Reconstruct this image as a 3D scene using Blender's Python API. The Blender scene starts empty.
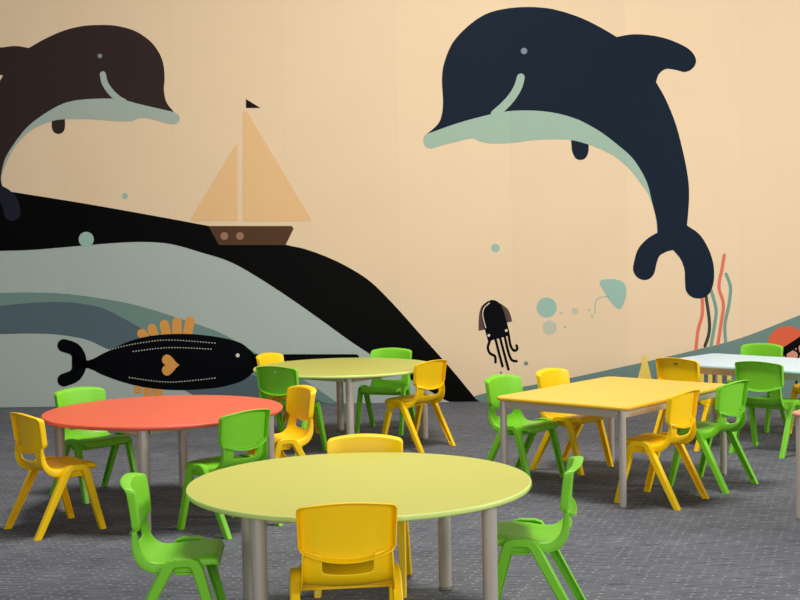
import bpy, bmesh, math, random
from mathutils import Vector, Matrix
random.seed(4)
S = bpy.context.scene
COL = S.collection

# ------------------------------------------------------------------ camera
FPX, PIT, ROLL, CH = 1286.0, .049, .019, 1.357
cp, sp, cr, sr = math.cos(PIT), math.sin(PIT), math.cos(ROLL), math.sin(ROLL)
R0, U0, F0 = Vector((1, 0, 0)), Vector((0, sp, cp)), Vector((0, cp, -sp))
CRT = R0*cr - U0*sr
CUP = R0*sr + U0*cr
cam_d = bpy.data.cameras.new('camera'); cam = bpy.data.objects.new('camera', cam_d); COL.objects.link(cam)
cam_d.sensor_width = 36; cam_d.lens = FPX/800*36; cam_d.clip_end = 100
m = Matrix((CRT, CUP, -F0)).transposed().to_4x4(); m.translation = Vector((0, 0, CH))
cam.matrix_world = m
S.camera = cam

# ------------------------------------------------------------------ materials
def lin(c):
    return tuple(((v/255)/12.92 if v/255 <= .04045 else ((v/255+.055)/1.055)**2.4) for v in c) + (1,)

def mat(name, rgb, rough=.5, metal=0, spec=.5, coat=0, sss=0):
    m = bpy.data.materials.new(name); m.use_nodes = True
    b = m.node_tree.nodes['Principled BSDF']
    b.inputs['Base Color'].default_value = lin(rgb)
    b.inputs['Roughness'].default_value = rough
    b.inputs['Metallic'].default_value = metal
    b.inputs['Specular IOR Level'].default_value = spec
    b.inputs['Coat Weight'].default_value = coat
    b.inputs['Coat Roughness'].default_value = .15
    if sss:
        b.inputs['Subsurface Weight'].default_value = sss
        b.inputs['Subsurface Radius'].default_value = (.01, .01, .006)
    return m

def plastic(name, rgb):
    """moulded plastic: fine grain in roughness and bump"""
    m = mat(name, rgb, .40, 0, .34)
    nt = m.node_tree; b = nt.nodes['Principled BSDF']
    tc = nt.nodes.new('ShaderNodeTexCoord')
    n = nt.nodes.new('ShaderNodeTexNoise'); n.inputs['Scale'].default_value = 400
    nt.links.new(tc.outputs['Object'], n.inputs['Vector'])
    bp = nt.nodes.new('ShaderNodeBump'); bp.inputs['Strength'].default_value = .06; bp.inputs['Distance'].default_value = .002
    nt.links.new(n.outputs['Fac'], bp.inputs['Height']); nt.links.new(bp.outputs['Normal'], b.inputs['Normal'])
    return m

def tabletop_mat(name, rgb):
    """laminate with faint brushed streaks"""
    m = mat(name, rgb, .42, 0, .4)
    nt = m.node_tree; b = nt.nodes['Principled BSDF']
    tc = nt.nodes.new('ShaderNodeTexCoord')
    mp = nt.nodes.new('ShaderNodeMapping'); mp.inputs['Scale'].default_value = (2, 26, 2)
    n = nt.nodes.new('ShaderNodeTexNoise'); n.inputs['Scale'].default_value = 3; n.inputs['Detail'].default_value = 4
    nt.links.new(tc.outputs['Object'], mp.inputs['Vector']); nt.links.new(mp.outputs['Vector'], n.inputs['Vector'])
    mr = nt.nodes.new('ShaderNodeMapRange'); mr.inputs['To Min'].default_value = .96; mr.inputs['To Max'].default_value = 1.04
    nt.links.new(n.outputs['Fac'], mr.inputs['Value'])
    mx = nt.nodes.new('ShaderNodeVectorMath'); mx.operation = 'SCALE'; mx.inputs[0].default_value = lin(rgb)[:3]
    nt.links.new(mr.outputs['Result'], mx.inputs['Scale']); nt.links.new(mx.outputs['Vector'], b.inputs['Base Color'])
    return m

def paint(name, rgb, rough=.45):
    """satin mural paint: each printed strip of the wall covering differs by a hair"""
    m = mat(name, rgb, rough, 0, .07 if max(rgb) < 60 else .15)
    nt = m.node_tree; b = nt.nodes['Principled BSDF']
    N = nt.nodes.new; Lk = nt.links.new
    tc = N('ShaderNodeTexCoord'); sx = N('ShaderNodeSeparateXYZ'); Lk(tc.outputs['Object'], sx.inputs[0])
    mul = N('ShaderNodeMath'); mul.operation = 'MULTIPLY'; mul.inputs[1].default_value = 1/.92; Lk(sx.outputs['X'], mul.inputs[0])
    fl = N('ShaderNodeMath'); fl.operation = 'FLOOR'; Lk(mul.outputs[0], fl.inputs[0])
    wn = N('ShaderNodeTexWhiteNoise'); wn.noise_dimensions = '1D'; Lk(fl.outputs[0], wn.inputs['W'])
    mr = N('ShaderNodeMapRange'); mr.inputs['To Min'].default_value = .975; mr.inputs['To Max'].default_value = 1.02
    Lk(wn.outputs['Value'], mr.inputs['Value'])
    # seam: thin darker line between strips
    fr = N('ShaderNodeMath'); fr.operation = 'FRACT'; Lk(mul.outputs[0], fr.inputs[0])
    lt = N('ShaderNodeMath'); lt.operation = 'LESS_THAN'; lt.inputs[1].default_value = .006; Lk(fr.outputs[0], lt.inputs[0])
    sm = N('ShaderNodeMath'); sm.operation = 'MULTIPLY'; sm.inputs[1].default_value = .05; Lk(lt.outputs[0], sm.inputs[0])
    sb = N('ShaderNodeMath'); sb.operation = 'SUBTRACT'; Lk(mr.outputs['Result'], sb.inputs[0]); Lk(sm.outputs[0], sb.inputs[1])
    n = N('ShaderNodeTexNoise'); n.inputs['Scale'].default_value = 1.7; n.inputs['Detail'].default_value = 5
    Lk(tc.outputs['Object'], n.inputs['Vector'])
    mr2 = N('ShaderNodeMapRange'); mr2.inputs['To Min'].default_value = .96; mr2.inputs['To Max'].default_value = 1.04
    Lk(n.outputs['Fac'], mr2.inputs['Value'])
    pr = N('ShaderNodeMath'); pr.operation = 'MULTIPLY'; Lk(sb.outputs[0], pr.inputs[0]); Lk(mr2.outputs['Result'], pr.inputs[1])
    mx = N('ShaderNodeVectorMath'); mx.operation = 'SCALE'; mx.inputs[0].default_value = lin(rgb)[:3]
    Lk(pr.outputs[0], mx.inputs['Scale']); Lk(mx.outputs['Vector'], b.inputs['Base Color'])
    return m

M = {}
M['yellow'] = plastic('yellow_plastic', (255, 206, 0))
M['green'] = plastic('green_plastic', (124, 204, 42))
M['lime_top'] = tabletop_mat('lime_laminate', (196, 194, 92))
M['lime_edge'] = mat('lime_edging', (208, 226, 126), .4)
M['red_top'] = tabletop_mat('coral_laminate', (230, 98, 70))
M['red_edge'] = mat('coral_edging', (226, 92, 66), .4)
M['yel_top'] = tabletop_mat('yellow_laminate', (244, 196, 84))
M['yel_edge'] = mat('yellow_edging', (240, 188, 40), .4)
M['blue_top'] = tabletop_mat('pale_blue_laminate', (216, 237, 246))
M['blue_edge'] = mat('pale_blue_edging', (200, 232, 236), .4)
M['pink_top'] = tabletop_mat('pink_laminate', (236, 150, 130))
M['pink_edge'] = mat('pink_edging', (238, 160, 140), .4)
M['steel'] = mat('painted_steel', (196, 184, 170), .36, .3, .5)
M['cap'] = mat('grey_foot_cap', (140, 132, 124), .6)
M['mark_l'] = mat('pale_mark', (205, 220, 190), .4)
M['mark_d'] = mat('dark_mark', (120, 95, 80), .4)

def carpet():
    m = mat('carpet', (90, 92, 97), .95, 0, .15)
    nt = m.node_tree; b = nt.nodes['Principled BSDF']; N = nt.nodes.new; Lk = nt.links.new
    tc = N('ShaderNodeTexCoord')
    mp = N('ShaderNodeMapping'); mp.inputs['Rotation'].default_value = (0, 0, .35); Lk(tc.outputs['Object'], mp.inputs['Vector'])
    # woven ribs stretched across the room
    mr_ = N('ShaderNodeMapping'); mr_.inputs['Scale'].default_value = (5, 55, 1); Lk(tc.outputs['Object'], mr_.inputs['Vector'])
    n1 = N('ShaderNodeTexNoise'); n1.inputs['Scale'].default_value = 1.6; n1.inputs['Detail'].default_value = 8; n1.inputs['Roughness'].default_value = .7
    Lk(mr_.outputs['Vector'], n1.inputs['Vector'])
    n2 = N('ShaderNodeTexNoise'); n2.inputs['Scale'].default_value = 220; n2.inputs['Detail'].default_value = 2; Lk(tc.outputs['Object'], n2.inputs['Vector'])
    n3 = N('ShaderNodeTexNoise'); n3.inputs['Scale'].default_value = .9; n3.inputs['Detail'].default_value = 3
    m3 = N('ShaderNodeMapping'); m3.inputs['Scale'].default_value = (.5, 4, 1); Lk(tc.outputs['Object'], m3.inputs['Vector']); Lk(m3.outputs['Vector'], n3.inputs['Vector'])
    # small pale tufts in a regular grid
    vo = N('ShaderNodeTexVoronoi'); vo.inputs['Scale'].default_value = 24; vo.inputs['Randomness'].default_value = .22; Lk(mp.outputs['Vector'], vo.inputs['Vector'])
    dt = N('ShaderNodeMapRange'); dt.inputs['From Min'].default_value = .10; dt.inputs['From Max'].default_value = .20
    dt.inputs['To Min'].default_value = 1; dt.inputs['To Max'].default_value = 0; Lk(vo.outputs['Distance'], dt.inputs['Value'])
    r1 = N('ShaderNodeValToRGB'); Lk(n1.outputs['Fac'], r1.inputs[0])
    r1.color_ramp.elements[0].position = .3; r1.color_ramp.elements[0].color = lin((50, 55, 65))
    r1.color_ramp.elements[1].position = .72; r1.color_ramp.elements[1].color = lin((132, 133, 138))
    mx = N('ShaderNodeMix'); mx.data_type = 'RGBA'; mx.blend_type = 'MIX'
    Lk(r1.outputs['Color'], mx.inputs['A']); mx.inputs['B'].default_value = lin((196, 186, 170))
    ds = N('ShaderNodeMath'); ds.operation = 'MULTIPLY'; ds.inputs[1].default_value = .38; Lk(dt.outputs['Result'], ds.inputs[0]); Lk(ds.outputs[0], mx.inputs['Factor'])
    a = N('ShaderNodeMapRange'); a.inputs['To Min'].default_value = .60; a.inputs['To Max'].default_value = 1.40; Lk(n2.outputs['Fac'], a.inputs['Value'])
    c = N('ShaderNodeMapRange'); c.inputs['To Min'].default_value = .74; c.inputs['To Max'].default_value = 1.26; Lk(n3.outputs['Fac'], c.inputs['Value'])
    p = N('ShaderNodeMath'); p.operation = 'MULTIPLY'; Lk(a.outputs['Result'], p.inputs[0]); Lk(c.outputs['Result'], p.inputs[1])
    v = N('ShaderNodeVectorMath'); v.operation = 'SCALE'; Lk(mx.outputs['Result'], v.inputs[0]); Lk(p.outputs[0], v.inputs['Scale'])
    Lk(v.outputs['Vector'], b.inputs['Base Color'])
    bp = N('ShaderNodeBump'); bp.inputs['Strength'].default_value = .5; bp.inputs['Distance'].default_value = .006
    Lk(n2.outputs['Fac'], bp.inputs['Height']); Lk(bp.outputs['Normal'], b.inputs['Normal'])
    return m
M['carpet'] = carpet()

# ------------------------------------------------------------------ helpers
def link(name, me, parent=None):
    o = bpy.data.objects.new(name, me); COL.objects.link(o)
    if parent: o.parent = parent
    return o

def to_obj(name, bm, mats, parent=None, smooth=None, mods=None):
    me = bpy.data.meshes.new(name)
    bmesh.ops.recalc_face_normals(bm, faces=bm.faces) if mods != 'flat' else None
    bm.to_mesh(me); bm.free()
    for mm in (mats if isinstance(mats, (list, tuple)) else [mats]): me.materials.append(mm)
    if smooth:
        for p in me.polygons: p.use_smooth = True
    return link(name, me, parent)

def bevel(o, w, seg=2, ang=.6):
    b = o.modifiers.new('bevel', 'BEVEL'); b.width = w; b.segments = seg; b.limit_method = 'ANGLE'; b.angle_limit = ang
    b.harden_normals = True
    for p in o.data.polygons: p.use_smooth = True

def tag(o, label=None, cat=None, group=None, kind=None):
    if label: o['label'] = label
    if cat: o['category'] = cat
    if group: o['group'] = group
    if kind: o['kind'] = kind
    return o

def empty(name, loc, rz=0):
    o = bpy.data.objects.new(name, None); COL.objects.link(o)
    o.empty_display_size = .1
    o.location = loc; o.rotation_euler = (0, 0, rz)
    return o

def box(bm, x0, x1, y0, y1, z0, z1, mi=0):
    v = [bm.verts.new(p) for p in ((x0,y0,z0),(x1,y0,z0),(x1,y1,z0),(x0,y1,z0),(x0,y0,z1),(x1,y0,z1),(x1,y1,z1),(x0,y1,z1))]
    for f in ((3,2,1,0),(4,5,6,7),(0,1,5,4),(1,2,6,5),(2,3,7,6),(3,0,4,7)):
        bm.faces.new([v[i] for i in f]).material_index = mi

def lerp_table(tab, t):
    for (a, *va), (b, *vb) in zip(tab, tab[1:]):
        if t <= b:
            k = (t-a)/(b-a); k = max(0, k)
            return [p+(q-p)*k for p, q in zip(va, vb)]
    return list(tab[-1][1:])

def crom(pts, n=8, closed=False):
    """Catmull-Rom through the points"""
    out = []; L = len(pts)
    rng = range(L) if closed else range(L-1)
    g = (lambda i: pts[i % L]) if closed else (lambda i: pts[max(0, min(L-1, i))])
    for i in rng:
        p0, p1, p2, p3 = g(i-1), g(i), g(i+1), g(i+2)
        for k in range(n):
            t = k/n
            out.append(tuple(.5*((2*b)+(-a+c)*t+(2*a-5*b+4*c-d)*t*t+(-a+3*b-3*c+d)*t**3) for a, b, c, d in zip(p0, p1, p2, p3)))
    if not closed: out.append(tuple(pts[-1]))
    return out

def solid_sub(o, th, lv=1):
    s = o.modifiers.new('thickness', 'SOLIDIFY'); s.thickness = th; s.offset = 0
    d = o.modifiers.new('smooth', 'SUBSURF'); d.levels = lv; d.render_levels = lv
    for p in o.data.polygons: p.use_smooth = True

# ------------------------------------------------------------------ chair
def make_chair(colour):
    m = M[colour]
    root = empty('child_chair', (0, 0, 0))
    # --- seat shell: seat pan sweeping up into the two uprights round the hand slot
    #       s,   y,     z,   halfwidth, flange, dish
    prof = [(0,  .155, .300, .128, .014, .000),
            (1,  .150, .311, .134, .018, .001),
            (2,  .132, .316, .138, .022, .003),
            (3,  .09,  .315, .140, .026, .004),
            (4,  .05,  .313, .141, .028, .005),
            (5,  .02,  .311, .141, .030, .006),
            (6,  -.005, .306, .141, .034, .008),
            (7,  -.035, .304, .141, .036, .010),
            (8,  -.062, .308, .140, .036, .014),
            (9,  -.083, .322, .139, .034, .020),
            (10, -.095, .342, .137, .030, .025),
            (11, -.100, .360, .135, .027, .028),
            (12, -.103, .378, .134, .024, .029),
            (13, -.106, .398, .133, .020, .029),
            (14, -.108, .420, .132, .016, .029)]
    NU = 14
    us = [-1 + 2*i/NU for i in range(NU+1)]
    bm = bmesh.new(); rows = []
    for i, (s, y, z, hw, fl, dish) in enumerate(prof):
        a = prof[max(0, i-1)]; b = prof[min(len(prof)-1, i+1)]
        ty, tz = b[1]-a[1], b[2]-a[2]; L = math.hypot(ty, tz); ty /= L; tz /= L
        ny, nz = tz, -ty                      # sitter side
        if s <= 4: ny, nz = 0, 1
        row = []
        back = max(0, min(1, (s-9)/3))
        def pt(u, off):
            k = 1-u*u
            dz = -.014*k*back
            pad = 0
            if 1 <= s <= 5 and abs(u) < .8: pad = .004
            o_ = off - dish*k + pad
            return (u*hw, y + ny*o_, z + nz*o_ + dz)
        row.append(bm.verts.new((-hw-.003, pt(-1, -fl)[1], pt(-1, -fl)[2])))
        row.append(bm.verts.new((-hw-.002, pt(-1, -fl*.4)[1], pt(-1, -fl*.4)[2])))
        for u in us: row.append(bm.verts.new(pt(u, 0)))
        row.append(bm.verts.new((hw+.002, pt(1, -fl*.4)[1], pt(1, -fl*.4)[2])))
        row.append(bm.verts.new((hw+.003, pt(1, -fl)[1], pt(1, -fl)[2])))
        rows.append(row)
    # folded front lip
    row = []
    for v in rows[0]:
        row.append(bm.verts.new((v.co.x*.99, v.co.y-.001, v.co.z-.020 if abs(v.co.x) < .12 else v.co.z-.006)))
    rows.insert(0, row)
    for j in range(len(rows)-1):
        for i in range(len(rows[0])-1):
            if j >= 12 and 4 < i < len(rows[0])-6: continue      # hand slot
            bm.faces.new((rows[j][i], rows[j][i+1], rows[j+1][i+1], rows[j+1][i]))
    bmesh.ops.delete(bm, geom=[v for v in bm.verts if not v.link_faces], context='VERTS')
    seat = to_obj('seat', bm, m, root); solid_sub(seat, .007, 2)
    # --- backrest panel, concave to the sitter, rim turned rearwards
    bm = bmesh.new(); NV = 8; NU = 12; HW = .150
    vs = [-.0, .04] + [k/NV for k in range(1, NV)] + [.96, 1.0]
    uu = [-1, -.96] + [-1+2*i/NU for i in range(1, NU)] + [.96, 1]
    def P(u, v, back=0, out=0):
        k = 1-abs(u)**3.2
        cr_ = .006 if (abs(u) > .99) and (v < .01 or v > .99) else 0
        zb = .421-.032*(1-u*u); zt = .548+.016*(1-u*u)
        z = zb+(zt-zb)*v
        y = -.094-.010*v-.006*v*v-.028*k
        x = u*(HW-.004*(1-v))
        if cr_: x *= .975; z += cr_ if v < .5 else -cr_
        # rim
        y -= back
        if v > .99: z += back*.10+out
        if v < .01: z -= out+back*.22
        return (x*(1+out*2), y, z)
    g = [[bm.verts.new(P(u, v)) for u in uu] for v in vs]
    for j in range(len(vs)-1):
        for i in range(len(uu)-1):
            bm.faces.new((g[j][i], g[j][i+1], g[j+1][i+1], g[j+1][i]))
    ring = [(u, 0) for u in uu] + [(1, v) for v in vs[1:]] + [(u, 1) for u in reversed(uu[:-1])] + [(-1, v) for v in reversed(vs[1:-1])]
    def vert(u, v): return g[vs.index(v)][uu.index(u)]
    vs0 = vs[0]
    base = []
    for (u, v) in ring:
        v_ = vs0 if v == 0 else (1.0 if v == 1 else v)
        base.append(vert(u, v_))
    prev = base
    for dep, out in ((.009, .001), (.020, .0015), (.028, .0015)):
        cur = []
        for (u, v) in ring:
            d = dep
            if v == 0: d = dep*.85
            elif v == 1: d = dep*1.15
            cur.append(bm.verts.new(P(u, v, d, out)))
        for i in range(len(ring)):
            k = (i+1) % len(ring)
            bm.faces.new((prev[i], prev[k], cur[k], cur[i]))
        prev = cur
    back = to_obj('backrest', bm, m, root); solid_sub(back, .006, 2)
    # --- cross member under the seat
    bm = bmesh.new()
    box(bm, -.146, .146, .006, .088, .272, .299)
    box(bm, -.146, .146, .012, .082, .262, .272)
    sup = to_obj('seat_support', bm, m, root); bevel(sup, .004)
    # --- four channel-section legs; each pair meets in an A beside the seat
    for side in (-1, 1):
        for kind in ('front', 'rear'):
            if kind == 'rear':
                path = [(.048, .308), (.016, .308), (.000, .302), (-.014, .281), (-.165, 0)]
            else:
                path = [(.036, .308), (.064, .308), (.080, .302), (.090, .281), (.165, 0)]
            w = [.028, .030, .034, .036, .029]
            xo = [.170, .171, .172, .173, .176]; xi = [.140, .140, .141, .143, .150]
            bm = bmesh.new(); rings = []
            for i, (y, z) in enumerate(path):
                a = path[max(0, i-1)]; b = path[min(len(path)-1, i+1)]
                ty, tz = b[0]-a[0], b[1]-a[1]; L = math.hypot(ty, tz); ty /= L; tz /= L
                ny, nz = -tz, ty
                if kind == 'front': ny, nz = -ny, -nz
                t = .0055; h = w[i]/2; X, Y = xo[i], xi[i]
                prof2 = [(X-.004, -h), (X, -h+.004), (X, h-.004), (X-.004, h), (Y, h), (Y, h-t), (X-t-.002, h-t), (X-t-.002, -h+t), (Y, -h+t), (Y, -h)]
                ring = []
                for (x, q) in prof2:
                    yy, zz = y+ny*q, z+nz*q
                    if i == len(path)-1:      # foot is cut level with the floor
                        dy, dz = path[-2][0]-y, path[-2][1]-z
                        yy, zz = yy - dy/dz*zz, 0
                    ring.append(bm.verts.new((side*x, yy, zz)))
                rings.append(ring)
            for r0, r1 in zip(rings, rings[1:]):
                for i in range(10):
                    k = (i+1) % 10
                    bm.faces.new((r0[i], r0[k], r1[k], r1[i]))
            bm.faces.new(rings[0]); bm.faces.new(rings[-1])
            # solid foot inside the channel
            y, z = path[-1]; dy, dz = path[-2][0]-y, path[-2][1]-z
            h = .0105
            vv = []
            for zz in (.0006, .026):
                for (x, q) in ((.1505, -h), (.1705, -h), (.1705, h), (.1505, h)):
                    vv.append(bm.verts.new((side*x, y+q*1.1+dy/dz*zz, zz)))
            for f in ((3,2,1,0),(4,5,6,7),(0,1,5,4),(1,2,6,5),(2,3,7,6),(3,0,4,7)):
                bm.faces.new([vv[i] for i in f])
            lg = to_obj('leg', bm, m, root); bevel(lg, .0015, 2, .7)
    return root

protos = {}
def copy_tree(o, parent=None):
    c = o.copy(); COL.objects.link(c)
    if parent: c.parent = parent
    for ch in list(o.children): copy_tree(ch, c)
    return c

def chair(colour, x, y, deg, label, group):
    if colour not in protos:
        o = protos[colour] = make_chair(colour); orig = True
    else:
        o = copy_tree(protos[colour])
    for k in ('label', 'group', 'category'):
        if k in o: del o[k]
    o.location = (x, y, 0); o.rotation_euler = (0, 0, math.radians(deg-90))
    tag(o, label, 'chair', group)
    return o

def mark(parent, m, w, h, label):
    bm = bmesh.new()
    n = 20; r0 = [bm.verts.new((w*math.cos(2*math.pi*i/n), 0, h*math.sin(2*math.pi*i/n))) for i in range(n)]
    r1 = [bm.verts.new((w*math.cos(2*math.pi*i/n), -.002, h*math.sin(2*math.pi*i/n))) for i in range(n)]
    bm.faces.new(r0); bm.faces.new(r1)
    for i in range(n): bm.faces.new((r0[i], r0[(i+1) % n], r1[(i+1) % n], r1[i]))
    o = to_obj('backrest_mark', bm, m, parent); o.location = (0, -.1398, .530); o.rotation_euler = (.1, 0, 0)
    o['label'] = label
    return o

# ------------------------------------------------------------------ tables
HT = .508
def leg_tube(r, x, y, z1, parent, cap=True, square=False):
    bm = bmesh.new(); n = 28
    if square:
        box(bm, x-r, x+r, y-r, y+r, .012, z1)
    else:
        a = [bm.verts.new((x+r*math.cos(2*math.pi*i/n), y+r*math.sin(2*math.pi*i/n), .012)) for i in range(n)]
        b = [bm.verts.new((v.co.x, v.co.y, z1)) for v in a]
        for i in range(n): bm.faces.new((a[i], a[(i+1) % n], b[(i+1) % n], b[i]))
        bm.faces.new(a); bm.faces.new(b)
    o = to_obj('leg', bm, M['steel'], parent); bevel(o, .006 if square else .002, 3)
    bm = bmesh.new()
    k = r*.96
    a = [bm.verts.new((x+k*math.cos(2*math.pi*i/n), y+k*math.sin(2*math.pi*i/n), 0)) for i in range(n)]
    b = [bm.verts.new((v.co.x, v.co.y, .0125)) for v in a]
    for i in range(n): bm.faces.new((a[i], a[(i+1) % n], b[(i+1) % n], b[i]))
    bm.faces.new(a); bm.faces.new(b)
    c = to_obj('foot_cap', bm, M['cap'], o); bevel(c, .002)
    return o

def slab(outline, z0, z1, name, mt, me_, parent):
    """rounded table slab: a top face in one material, moulded edging in the other"""
    bm = bmesh.new(); n = len(outline)
    def ring(inset, z):
        r = []
        for i, (x, y) in enumerate(outline):
            a = outline[i-1]; b = outline[(i+1) % n]
            tx, ty = b[0]-a[0], b[1]-a[1]; L = math.hypot(tx, ty) or 1
            r.append(bm.verts.new((x-ty/L*inset, y+tx/L*inset, z)))
        return r
    rs = [ring(.004, z0), ring(.0005, z0+.004), ring(0, (z0+z1)/2), ring(.0005, z1-.004), ring(.003, z1-.0005), ring(.006, z1)]
    for k, (a, b) in enumerate(zip(rs, rs[1:])):
        for i in range(n):
            f = bm.faces.new((a[i], a[(i+1) % n], b[(i+1) % n], b[i])); f.material_index = 1; f.smooth = True
    f = bm.faces.new(rs[-1]); f.material_index = 0
    f = bm.faces.new(list(reversed(rs[0]))); f.material_index = 1
    return to_obj(name, bm, [mt, me_], parent)

def rail(x0, y0, x1, y1, w, z0, z1, bm):
    d = Vector((x1-x0, y1-y0)); L = d.length; d /= L; n = Vector((-d.y, d.x))*w/2
    v = []
    for z in (z0, z1):
        for (px, py) in ((x0, y0), (x1, y1)):
            for s in (-1, 1):
                v.append(bm.verts.new((px+s*n.x, py+s*n.y, z)))
    for f in ((0,1,3,2), (4,6,7,5), (0,2,6,4), (1,5,7,3), (0,4,5,1), (2,3,7,6)):
        bm.faces.new([v[i] for i in f])

def round_table(x, y, colour, ang, label, group=None):
    t = empty('round_table', (x, y, 0), math.radians(ang))
    tag(t, label, 'table', group)
    out = [(.6*math.cos(2*math.pi*i/128), .6*math.sin(2*math.pi*i/128)) for i in range(128)]
    slab(out, HT-.018, HT, 'tabletop', M[colour+'_top'], M[colour+'_edge'], t)
    pts = [(.53*math.cos(math.pi/4+k*math.pi/2), .53*math.sin(math.pi/4+k*math.pi/2)) for k in range(4)]
    bm = bmesh.new()
    for k in range(4):
        a, b = pts[k], pts[(k+1) % 4]
        dx, dy = (b[0]-a[0])*.045, (b[1]-a[1])*.045
        rail(a[0]+dx, a[1]+dy, b[0]-dx, b[1]-dy, .025, HT-.050, HT-.0185, bm)
    fr = to_obj('frame', bm, M['steel'], t); bevel(fr, .003)
    for (px, py) in pts: leg_tube(.025, px, py, HT-.0185, t)
    return t

def rect_table(x, y, rot, L, W, colour, label):
    t = empty('rectangular_table', (x, y, 0), rot)
    tag(t, label, 'table')
    r = .05; out = []
    for (cx, cy, a0) in ((L/2-r, -W/2+r, -90), (L/2-r, W/2-r, 0), (-L/2+r, W/2-r, 90), (-L/2+r, -W/2+r, 180)):
        for k in range(9):
            a = math.radians(a0+k*90/8); out.append((cx+r*math.cos(a), cy+r*math.sin(a)))
    slab(out, HT-.018, HT, 'tabletop', M[colour+'_top'], M[colour+'_edge'], t)
    i = .038; pts = [(L/2-i, -W/2+i), (L/2-i, W/2-i), (-L/2+i, W/2-i), (-L/2+i, -W/2+i)]
    bm = bmesh.new()
    for k in range(4):
        a, b = pts[k], pts[(k+1) % 4]
        l = math.hypot(b[0]-a[0], b[1]-a[1]); dx, dy = (b[0]-a[0])/l*.018, (b[1]-a[1])/l*.018
        rail(a[0]+dx, a[1]+dy, b[0]-dx, b[1]-dy, .022, HT-.060, HT-.0185, bm)
    fr = to_obj('frame', bm, M['steel'], t); bevel(fr, .003)
    for (px, py) in pts: leg_tube(.018, px, py, HT-.0185, t)
    return t

# ------------------------------------------------------------------ room shell
bm = bmesh.new(); box(bm, -7, 8, -2.5, 11.4, -.1, 0)
fl = to_obj('floor', bm, M['carpet']); fl['kind'] = 'structure'

WSL = -.057
WROT = math.atan(WSL)
WY = 10.49
M['cream'] = paint('cream_wall', (236, 208, 170), .45)
bm = bmesh.new(); box(bm, -7, 8, 0, .2, -.1, 4.4)
wall = to_obj('wall_back', bm, M['cream'])
wall.location = (0, WY, 0); wall.rotation_euler = (0, 0, WROT); wall['kind'] = 'structure'

def on_wall(px, py):
    """point of the photographed mural -> metres along and up the back wall"""
    d = F0*FPX + CRT*(px-400) + CUP*(300-py)
    # plane y = WY + WSL*x
    t = WY/(d.y - WSL*d.x)
    p = Vector((0, 0, CH)) + d*t
    return (p.x*math.cos(WROT) + (p.y-WY)*math.sin(WROT), p.z)

PXM = 1286/10.5      # photo pixels per metre at the wall
class Paint:
    """flat painted shapes lying on the wall, all in one mesh"""
    def __init__(s, name, label): s.bm = bmesh.new(); s.name = name; s.label = label; s.mats = []
    def mi(s, m):
        if m not in s.mats: s.mats.append(m)
        return s.mats.index(m)
    def poly(s, uv, layer, m):
        cl = [uv[0]]
        for p in uv[1:]:
            if math.hypot(p[0]-cl[-1][0], p[1]-cl[-1][1]) > 1e-4: cl.append(p)
        ar = sum(a[0]*b[1]-b[0]*a[1] for a, b in zip(cl, cl[1:]+cl[:1]))
        if ar < 0: cl.reverse()
        f = s.bm.faces.new([s.bm.verts.new((u, -.0005*layer, max(z, .001))) for u, z in cl])
        f.material_index = s.mi(m)
        f.normal_update()
    def shape(s, pts, layer, m, n=6):
        s.poly([on_wall(*p) for p in crom(pts, n, True)], layer, m)
    def sharp(s, pts, layer, m): s.poly([on_wall(*p) for p in pts], layer, m)
    def disc(s, x, y, r, layer, m, k=28):
        s.sharp([(x+r*math.cos(2*math.pi*i/k), y+r*math.sin(2*math.pi*i/k)) for i in range(k)], layer, m)
    def stroke(s, pts, w, layer, m, n=8, w1=None):
        c = crom(pts, n); N = len(c); L = []; R = []
        for i, p in enumerate(c):
            a = c[max(0, i-1)]; b = c[min(N-1, i+1)]
            tx, ty = b[0]-a[0], b[1]-a[1]; l = math.hypot(tx, ty) or 1; tx /= l; ty /= l
            h = (w+(w1-w)*i/(N-1) if w1 is not None else w)/2
            L.append((p[0]-ty*h, p[1]+tx*h)); R.append((p[0]+ty*h, p[1]-tx*h))
        def capp(p, q, hw, s_):
            a0 = math.atan2(q[1]-p[1], q[0]-p[0])
            return [(p[0]+hw*math.cos(a0+s_*k*math.pi/8), p[1]+hw*math.sin(a0+s_*k*math.pi/8)) for k in range(1, 8)]
        h0 = w/2; h1 = (w1 if w1 is not None else w)/2
        out = L + capp(c[-1], L[-1], h1, -1) + list(reversed(R)) + capp(c[0], R[0], h0, -1)
        s.sharp(out, layer, m)
    def done(s):
        me = bpy.data.meshes.new(s.name)
        bmesh.ops.triangulate(s.bm, faces=s.bm.faces, ngon_method='EAR_CLIP')
        for f in s.bm.faces:
            f.normal_update()
            if f.normal.y > 0: f.normal_flip()
        s.bm.to_mesh(me); s.bm.free()
        for m in s.mats: me.materials.append(m)
        o = link(s.name, me, wall); o['label'] = s.label; return o

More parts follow.
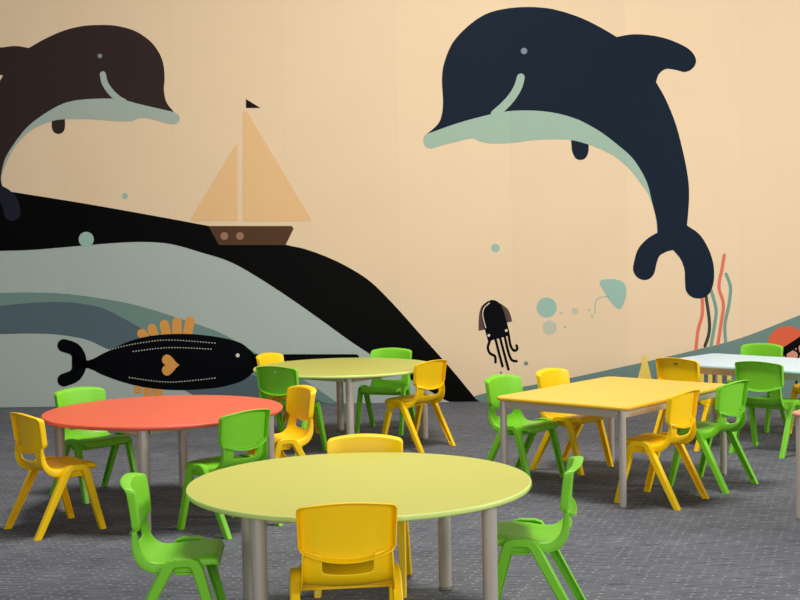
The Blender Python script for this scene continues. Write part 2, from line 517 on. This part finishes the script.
C_black = paint('black_paint', (7, 6, 5)); C_pale = paint('pale_sea_paint', (176, 187, 176))
C_mid = paint('mid_sea_paint', (116, 144, 134)); C_deep = paint('deep_sea_paint', (88, 106, 112))
C_navy = paint('navy_paint', (22, 34, 48)); C_brown = paint('brown_dolphin_paint', (54, 42, 39))
C_belly = paint('belly_paint', (160, 184, 164)); C_bellyl = paint('grey_belly_paint', (168, 182, 168))
C_sail = paint('sail_paint', (236, 192, 136)); C_hull = paint('hull_paint', (86, 58, 36)); C_port = paint('porthole_paint', (158, 116, 92))
C_ink = paint('ink_paint', (4, 5, 8)); C_orange = paint('orange_paint', (226, 158, 76)); C_dot = paint('dot_paint', (226, 212, 190))
C_aqua = paint('aqua_paint', (158, 190, 174)); C_aqua2 = paint('faint_aqua_paint', (196, 196, 172)); C_red = paint('coral_red_paint', (226, 116, 90))
C_hill = paint('hill_paint', (112, 136, 128)); C_kelp = paint('dark_kelp_paint', (58, 66, 48)); C_teal = paint('kelp_teal_paint', (120, 156, 142))
C_plum = paint('plum_paint', (92, 68, 66)); C_jelly = paint('jelly_red_paint', (222, 98, 62)); C_salm = paint('salmon_paint', (214, 146, 122))
C_grey = paint('eye_grey_paint', (128, 138, 146)); C_yell = paint('yellow_coral_paint', (240, 206, 96)); C_flag = paint('flag_paint', (34, 22, 18))
C_tail = paint('tail_paint', (36, 36, 46))

# --- sea waves, lower left
s = Paint('painted_pale_wave', 'pale grey green painted wave on the wall')
s.sharp([(-260, 250)] + crom([(-120, 258), (-60, 254), (0, 251), (31, 250), (79, 246), (115, 243), (146, 242), (172.5, 244.4), (203, 253), (228, 261), (252.5, 274), (287.5, 296.5), (322.5, 321), (357.5, 346), (410, 379), (450, 404)], 5) + [(450, 420), (-260, 430)], 1, C_pale); s.done()
s = Paint('painted_black_wave', 'broad black painted wave sloping down to the floor')
s.sharp([(-260, 150)] + crom([(-120, 172), (-50, 182), (0, 190), (60, 199.5), (115, 208.8), (209, 226), (250, 235), (285.7, 244.7), (305, 249), (329.5, 258), (350.5, 268.5), (371.5, 282.5), (396, 307), (424, 338.5), (452, 370), (480, 404)], 5) + [(480, 404), (450, 403)] +
        list(reversed(crom([(-120, 258), (-60, 254), (0, 251), (31, 250), (79, 246), (115, 243), (146, 242), (172.5, 244.4), (203, 253), (228, 261), (252.5, 274), (287.5, 296.5), (322.5, 321), (357.5, 346), (410, 379), (450, 403)], 5))) + [(-260, 262)], 2, C_black); s.done()
s = Paint('painted_teal_wave', 'mid teal painted wave behind the fish')
s.sharp([(-260, 330)] + crom([(-120, 306), (-50, 296), (0, 293), (38, 292.6), (77, 295), (134, 304.6), (184, 320), (221, 333), (252.5, 351), (287.5, 370), (315.5, 387.5), (342, 406)], 5) + [(342, 420), (200, 420)] +
        list(reversed(crom([(-260, 350), (-120, 330), (-50, 330), (0, 331), (31, 333), (57.5, 334), (84.4, 338), (103.5, 346), (150, 369), (184, 389), (212, 404)], 5))), 3, C_mid); s.done()
s = Paint('painted_dark_teal_wave', 'dark blue teal painted wave under the fish')
s.sharp([(-260, 340)] + crom([(-120, 322), (-50, 311), (0, 306), (23, 303.5), (50, 302), (77, 303), (103.5, 308.5), (126.5, 320), (147.6, 331.5), (180, 345), (215, 360), (250, 374), (290, 388), (330, 405)], 5) + [(330, 420), (212, 420)] +
        list(reversed(crom([(-260, 352), (-120, 334), (-50, 333), (0, 334), (31, 333.4), (57.5, 334.5), (84.4, 339), (103.5, 347), (150, 370), (184, 390), (212, 405)], 5))), 4, C_deep); s.done()
# --- hill, lower right
s = Paint('painted_seabed', 'grey green painted seabed rising to the right')
s.sharp(crom([(470, 398), (484, 393.5), (515.6, 388), (560, 380), (603, 371), (655.6, 359.5), (695, 350), (734.4, 340), (765, 329), (800, 315), (860, 292), (960, 262), (1080, 240)], 5) + [(1080, 410), (460, 420)], 1, C_hill); s.done()

# --- right dolphin
s = Paint('painted_dolphin', 'large navy painted dolphin with a pale green belly')
head = [(427, 134), (438, 124), (442, 114), (443, 100), (442, 80), (444, 64), (452, 44), (466, 28), (484, 15), (504, 9), (528, 7), (552, 9), (576, 16), (596, 25), (616.8, 37)]
fin = [(616.8, 37), (632, 34.4), (648, 35), (664, 38), (680, 44), (691, 51), (696, 60), (693, 68), (685, 72), (676, 70), (666, 69), (659, 74), (656, 82)]
bak = [(656, 82), (666, 100), (676, 125), (683.5, 154), (688, 178), (689, 199), (687, 225.4)]
lobr = [(687, 225.4), (700, 235), (709, 250), (713.5, 265), (713.8, 280), (711, 290.5), (706, 296.5), (698.5, 298.5), (691, 296.5), (686, 290.5), (685, 280), (684.4, 269.5), (680.5, 259), (673, 250)]
lobl = [(673, 250), (667, 251.5), (659.5, 256), (656.5, 263.5), (654.4, 272.5), (650.5, 278), (644.5, 280), (637.6, 277.6), (633.4, 271), (634, 262), (638.5, 248.5), (647.5, 238.6), (657.4, 232.6)]
edge = [(657.4, 232.6), (656.5, 220), (652, 202), (647.5, 184), (640, 169), (631, 156.5), (616, 143.5), (600, 131.5), (580, 120.5), (560, 114), (540, 111), (520, 110.5), (506, 111.5), (492, 114), (472, 119), (452, 125), (427, 134)]
def joined(*segs, n=6):
    o = []
    for g in segs: o += crom(g, n)[:-1]
    return o
s.sharp(joined(head, fin, bak, lobr, lobl, edge), 4, C_navy)
low = [(657.4, 232.6), (655, 214), (649, 196), (640, 182.5), (628, 167.5), (613, 155.5), (595, 147), (576, 141), (560, 139.5), (536, 140), (512, 143), (492, 143.6), (478, 141)]
beak = [(478, 141), (472, 138.4), (456, 142), (440, 146), (431, 148.5), (425, 146), (423.3, 140), (425, 135.5), (430, 131.5)]
s.sharp(joined(list(reversed(edge)), low, beak), 3, C_belly)
s.stroke([(520.8, 77.5), (518, 87), (512, 97), (504, 106), (495, 114)], 8, 5, C_belly, w1=8.5)
s.disc(524, 51, 3.2, 5, C_grey)
s.sharp(crom([(571, 136), (571.5, 146), (572.5, 152.5), (575.5, 158), (580, 160), (585, 158.5), (588, 153.5), (588.7, 147), (588, 138)], 5), 2, C_navy)
s.done()
# --- left dolphin (its back and tail run past the photograph's left edge)
s = Paint('painted_dolphin', 'brown painted dolphin at the left with a grey belly')
mirror = lambda pts: [(500-.757*x, 15+.735*y) for x, y in pts]
headl = [(174, 112), (166.5, 102), (164, 90), (164.7, 78), (163.5, 64.5), (159, 52.5), (150, 41), (135, 31), (117, 26), (99, 25), (81, 26.4), (63, 31), (45, 39), (29, 48)]
finl = [(29, 48), (15, 46), (0, 47.4)] + [(min(x, -4), y) for x, y in mirror(fin)[3:]]
edgel = mirror(edge)[:1] + [(1, 178), (3, 166), (6.5, 156), (15, 142.5), (27, 127.5), (42, 115.5), (60, 105), (75, 100.5), (96, 98.7), (114, 98.7), (126, 100.5), (141, 104.4), (159, 108.6), (174, 112)]
body = joined(headl, finl, mirror(bak), mirror(lobr), mirror(lobl), edgel)
s.sharp(body, 6, C_brown)
s.sharp(joined(mirror(lobr)[-1:] + mirror(lobl)[:], [mirror(lobl)[-1], (-3, 180), (-12, 190), mirror(lobr)[-1]]), 7, C_tail)
lowl = [mirror(low)[0], (1.5, 178), (4.5, 168), (13.5, 149), (24, 136.5), (36, 127.5), (54, 120.6), (72, 119), (96, 119.4), (117, 121.2), (132, 121)]
beakl = [(132, 121), (144, 117.6), (166.5, 123), (175.5, 124), (179.4, 120.6), (179, 115.5), (174, 112)]
s.sharp(joined(list(reversed(edgel)), lowl, beakl), 5, C_bellyl)
s.stroke([(103, 74.5), (105, 83), (111, 92), (118.5, 99), (124, 102)], 6.2, 7, C_bellyl, w1=6.5)
s.disc(100, 56, 2.3, 7, C_grey)
s.sharp(crom([(52, 118), (52, 127.5), (54, 132), (58.5, 134), (63, 132), (65, 127.5), (65, 117)], 5), 4, C_brown)
s.done()
# --- sailing boat
s = Paint('painted_sailboat', 'painted brown sailing boat with two sand sails and a dark flag')
s.sharp([(246, 99), (246, 108), (260.4, 108)], 4, C_flag)
s.sharp([(243, 113), (245, 111), (248, 113.5), (311, 219), (310, 221), (244, 221), (243, 220)], 4, C_sail)
s.sharp([(236, 144), (237.3, 145), (237.8, 220.5), (192, 221), (190.5, 219.5)], 4, C_sail)
s.sharp([(208.5, 226), (291.5, 226), (293.7, 228.5), (285.6, 245), (219, 245)], 4, C_hull)
s.disc(224.4, 236, 3.9, 5, C_port); s.disc(240, 236, 3.9, 5, C_port)
s.done()
# --- black long-nosed fish
s = Paint('painted_swordfish', 'black painted fish with orange fins and heart and white dotted lines')
s.sharp(joined([(82, 364), (94, 358.5), (107, 351.5), (130, 341), (153, 335.5), (184, 333.8), (215, 336.5), (238.5, 342), (249, 349), (256, 356)],
               [(256, 356), (259.5, 362)],
               [(259.5, 362), (256, 369), (245.5, 379), (231.5, 384.5), (214, 388), (184, 390), (153, 388.5), (126.5, 383), (103.5, 375), (92, 369), (82, 364)]), 7, C_ink)
s.stroke([(64, 345.5), (74, 349), (79, 356), (80, 362), (79, 369), (74, 376), (64, 380)], 13, 7, C_ink)
s.sharp([(72, 350), (80, 358), (88, 360.5), (96, 358), (96, 371), (88, 368), (80, 369), (72, 375)], 7, C_ink)
s.sharp([(250, 354.2), (356.5, 354.2), (358.5, 355.5), (359.5, 358), (359.5, 362), (252, 362)], 7, C_ink)
s.disc(237.8, 355.3, 2, 8, C_dot)
for (bx, by, tx, ty) in ((150, 342, 142, 333.5), (156, 342, 152, 328.5), (168, 342, 164.5, 324.5), (177, 342, 177, 322), (186, 342, 190, 321)):
    s.stroke([(bx, by), ((bx+tx)/2, (by+ty)/2), (tx, ty)], 9.5, 6, C_orange, 4)
for (x0, x1, y0, y1) in ((134.5, 142, 384, 393), (144, 152, 384, 397), (153.5, 162.5, 384, 397)):
    s.sharp([(x0, y0), (x1, y0), (x1, y1), (x0, y1)], 6, C_orange)
hrt = []
for i in range(48):
    t = 2*math.pi*i/48
    hx = 16*math.sin(t)**3; hy = 13*math.cos(t)-5*math.cos(2*t)-2*math.cos(3*t)-math.cos(4*t)
    hrt.append((169.5-hy*.62, 365+hx*.66))
s.sharp(hrt, 8, C_orange)
for line, n in (([(92, 358), (115, 348.3), (146, 342), (172.5, 340), (215, 343)], 44), ([(133.5, 351.4), (169, 347.6), (211, 349)], 28), ([(129.6, 377.5), (169, 382), (215, 378)], 31)):
    c = crom(line, 24)
    seg = [math.hypot(b[0]-a[0], b[1]-a[1]) for a, b in zip(c, c[1:])]; T = sum(seg)
    for k in range(n+1):
        d = T*k/n; i = 0
        while i < len(seg)-1 and d > seg[i]: d -= seg[i]; i += 1
        q = d/seg[i]; s.disc(c[i][0]+(c[i+1][0]-c[i][0])*q, c[i][1]+(c[i+1][1]-c[i][1])*q, .62, 8, C_dot, 8)
s.done()
# --- bubbles
for k, (x, y, r, c, lb) in enumerate(((86.3, 239.4, 7.6, C_aqua, 'pale painted bubble on the black wave under the brown dolphin'), (125, 196, 2.9, C_aqua, 'small grey painted bubble above the black wave, left of the sailboat'),
        (495.5, 248, 4.2, C_aqua, 'painted bubble high above the black squid'), (546.7, 307.4, 10, C_aqua, 'largest painted bubble, right of the squid'), (549.7, 327.5, 7, C_aqua2, 'faint painted bubble below the largest one'),
        (575, 311, 3.3, C_aqua2, 'faint small painted bubble between the largest bubble and the ray'), (561.5, 313, 1, C_aqua, 'dot of paint right of the largest bubble'), (589.5, 310, 1, C_aqua, 'painted dot left of the ray tail'),
        (592, 316, 1.6, C_aqua2, 'faint painted dot under the ray tail'), (565, 327, 1, C_aqua, 'painted dot right of the faint bubble'), (526, 363.4, 2.1, C_mid, 'small dark teal painted bubble right of the squid tentacles'), (501, 372.6, 1.2, C_mid, 'tiny dark painted dot under the squid tentacles'))):
    s = Paint('painted_bubble', lb); s.disc(x, y, r, 3, c); s.done()
# --- ray
s = Paint('painted_ray', 'painted pale green ray with a thin curled tail')
s.shape([(599.6, 281.6), (611, 279), (622, 281.5), (626.2, 289), (625, 300), (620, 309), (613, 304.5), (605, 293)], 3, C_aqua)
s.stroke([(609, 296.5), (599.5, 297.5), (595.5, 303), (595, 313)], .9, 3, C_aqua)
s.done()
# --- squid
s = Paint('painted_squid', 'black painted squid with plum side fins and curling tentacles')
Q = lambda *pp: [(440+x/4.283, 260+y/4.283) for x, y in pp]
s.sharp(crom(Q((205, 175), (178, 200), (167, 240), (165, 303)), 5)+Q((192, 298)), 3, C_plum)
s.sharp(crom(Q((255, 183), (288, 208), (302, 235), (309, 263)), 5)+Q((285, 268)), 3, C_plum)
s.sharp(joined(Q((206, 348), (193, 300), (181, 255), (178, 220), (190, 190), (220, 171), (250, 181), (270, 212), (285, 260), (300, 322)), n=5)+Q((300, 322)), 4, C_ink)
s.stroke(Q((212, 184), (190, 204), (183, 235), (196, 290)), .9, 5, C_dot)
s.disc(488.8, 335.4, 1.4, 5, C_dot); s.disc(506.3, 330.5, 1.4, 5, C_dot)
for t in (((215, 342), (205, 375), (215, 400), (235, 412), (238, 438)), ((237, 335), (252, 395), (268, 455)), ((257, 332), (275, 400), (293, 468)), ((277, 326), (293, 395), (308, 428), (328, 433)), ((294, 322), (303, 368), (318, 388), (331, 380), (328, 366))):
    s.stroke(Q(*t), 2.5, 4, C_ink)
s.done()
# --- kelp
for pts, c, lb in (([(701.6, 290), (702.4, 313), (698, 330.6), (696, 349)], C_red, 'coral red painted kelp strand, leftmost under the dolphin tail'),
                   ([(705, 290), (709, 317.5), (709, 333), (705, 346)], C_kelp, 'dark painted kelp strand under the dolphin tail'),
                   ([(711, 290), (716, 309), (714.7, 324), (711, 345.5)], C_teal, 'teal painted kelp strand beside the dark one'),
                   ([(724.3, 255), (722, 269), (719, 287), (723.4, 304.4), (721, 324), (718, 344)], C_red, 'tallest coral red painted kelp strand'),
                   ([(726, 274), (730.4, 287), (729, 304), (725, 324), (725.6, 342)], C_teal, 'teal painted kelp strand, rightmost')):
    s = Paint('painted_kelp', lb); s.stroke(pts, 3.2, 2 if c is not C_red else 3, c); s.done()
# --- red jellyfish at the right edge
s = Paint('painted_jellyfish', 'red painted jellyfish with black curling tentacles')
cx, cy = 787, 345.5; a0 = math.radians(-33)
dome = [(cx+19.5*math.cos(a0-math.pi*k/24), cy+19.5*math.sin(a0-math.pi*k/24)) for k in range(25)]
s.sharp(dome, 3, C_jelly)
ux, uy = math.cos(a0), math.sin(a0); vx, vy = -uy, ux
def J(a, b): return (cx+ux*a+vx*b, cy+uy*a+vy*b)
s.sharp([J(-17, 6), J(17, 6), J(22, 30), J(4, 42), J(-14, 30)], 3, C_salm)
s.sharp([J(-19, -.5), J(19, -.5), J(16, 7), J(-16, 7)], 4, C_ink)
for k, (x0, amp) in enumerate(((-12, 3), (-5, -3.5), (2, 3.5), (9, -3), (14, 3))):
    s.stroke([J(x0, 5), J(x0+amp, 13), J(x0-amp, 21), J(x0+amp, 29), J(x0-amp*.5, 38)], 2, 4, C_ink)
s.done()
# --- yellow corals standing on the painted seabed
s = Paint('painted_coral', 'pale yellow painted coral spike behind the yellow table')
s.sharp(crom([(630, 404), (636.5, 382), (641, 366), (642.5, 357.5), (644.5, 355), (646.5, 357.5), (649, 368), (653, 384), (658, 404)], 5), 3, C_yell); s.done()
s = Paint('painted_coral', 'yellow painted coral with dark openings seen under the blue table')
s.sharp([(698, 366), (733, 368), (731, 380), (724, 396), (705, 396), (699, 380)], 3, C_yell)
for (x0, x1, c) in ((704, 708, C_deep), (713, 716.6, C_hull), (722, 727, C_deep)): s.sharp([(x0, 374), (x1, 374), (x1, 384), (x0, 384)], 4, c)
s.done()

# ------------------------------------------------------------------ furniture
round_table(-.154, 4.462, 'lime', 9.5, 'large lime round table nearest the camera, on four steel legs')
round_table(-1.205, 6.47, 'red', 45, 'coral red round table at the left')
round_table(-.380, 8.50, 'lime', 51, 'lime round table at the back, near the black wave of the mural')
rect_table(1.156, 6.911, -.711+math.pi/2, 1.148, .795, 'yel', 'yellow rectangular table with a taupe steel frame')
rect_table(2.335, 8.24, math.radians(-45), 1.2, .74, 'blue', 'pale blue rectangular table by the back wall at the right')
rect_table(2.495, 5.885, math.radians(-40), 1.15, .8, 'pink', 'coral pink table whose corner enters at the right edge')

G1 = 'chairs around the near lime table'; G2 = 'chairs around the red table'; G3 = 'chairs around the back lime table'
G4 = 'chairs around the yellow table'; G5 = 'chairs around the blue table'
chair('yellow', -0.185, 3.955, 96, 'yellow plastic chair in front centre, its back to the camera at the near lime table', G1)
chair('yellow', -0.160, 4.968, 266, 'yellow plastic chair tucked behind the near lime table, facing the camera', G1)
chair('green', -0.777, 4.305, 4, 'green plastic chair seen side on at the left end of the near lime table', G1)
chair('green', 0.462, 4.485, 170, 'green plastic chair seen side on at the right end of the near lime table', G1)
chair('yellow', -1.664, 6.068, 41, 'yellow plastic chair at the left edge, drawn up to the red table', G2)
chair('green', -0.825, 6.025, 140, 'green plastic chair in front of the red table, its back facing the camera', G2)
chair('green', -1.663, 6.883, 316, 'green plastic chair behind the red table, below the painted fish tail', G2)
chair('yellow', -0.645, 6.790, 209, 'yellow plastic chair at the right end of the red table, facing left', G2)
c5 = chair('green', -0.715, 8.106, 60, 'green plastic chair with its dark back to us, left of the back lime table', G3)
chair('yellow', -0.798, 8.825, 333, 'yellow plastic chair mostly hidden behind a green one, left of the back lime table', G3)
chair('green', -0.110, 8.974, 251, 'green plastic chair behind the back lime table, against the black wave', G3)
chair('yellow', 0.094, 8.262, 140, 'yellow plastic chair at the right of the back lime table, turned away', G3)
chair('green', 0.663, 7.104, 318, 'pale lit green plastic chair at the left corner of the yellow table', G4)
chair('yellow', 0.978, 7.407, 320, 'yellow plastic chair behind the yellow table, facing the camera', G4)
chair('yellow', 1.305, 6.447, 142, 'yellow plastic chair in front of the yellow table, back turned', G4)
chair('green', 1.654, 6.826, 138, 'green plastic chair right of the yellow one in front of the yellow table', G4)
c17 = chair('yellow', 1.819, 8.126, 45, 'yellow plastic chair with its back to us between the yellow and the blue table', G5)
chair('green', 2.425, 8.804, 230, 'light green plastic chair behind the blue table, only its top showing', G5)
c19 = chair('green', 2.239, 7.824, 49, 'green plastic chair with its dark back to us in front of the blue table', G5)
chair('yellow', 2.80, 8.50, 226, 'yellow plastic chair at the right edge behind the blue table, mostly cut off', G5)
mark(c5, M['mark_l'], .011, .006, 'pale oval mark')
mark(c17, M['mark_d'], .013, .006, 'small dark oval mark')

# ------------------------------------------------------------------ light
def area(name, loc, target, sx, sy, watts, rgb):
    d = bpy.data.lights.new(name, 'AREA'); d.shape = 'RECTANGLE'; d.size = sx; d.size_y = sy; d.energy = watts; d.color = rgb
    o = bpy.data.objects.new(name, d); COL.objects.link(o); o.location = loc
    o.rotation_euler = (Vector(target)-Vector(loc)).to_track_quat('-Z', 'Y').to_euler()
    return o
area('window_and_fill', (7.6, 5.0, 3.3), (1, 6.0, .5), 2.6, 1.3, 360, (1, .98, .95))
area('ceiling_light', (0, 6.2, 5.6), (0, 6.2, 0), 1.6, 1.6, 310, (1, .97, .92))
area('window_and_fill', (4.2, -1.8, 2.2), (-.8, 8, .9), 5.0, 2.2, 185, (.94, .97, 1))  # fill added behind the camera at right, brightens chair backs turned that way
area('window_and_fill', (-1.6, -2.2, 1.7), (-.4, 6, .5), 4, 1.4, 120, (.96, .98, 1))  # unseen frontal fill, added to lift the front chair's back; not a window

w = bpy.data.worlds.new('world'); S.world = w; w.use_nodes = True
bg = w.node_tree.nodes['Background']; bg.inputs['Color'].default_value = (.86, .92, 1, 1); bg.inputs['Strength'].default_value = .16
S.view_settings.view_transform = 'Standard'; S.view_settings.look = 'None'
S.view_settings.exposure = 0; S.view_settings.gamma = 1
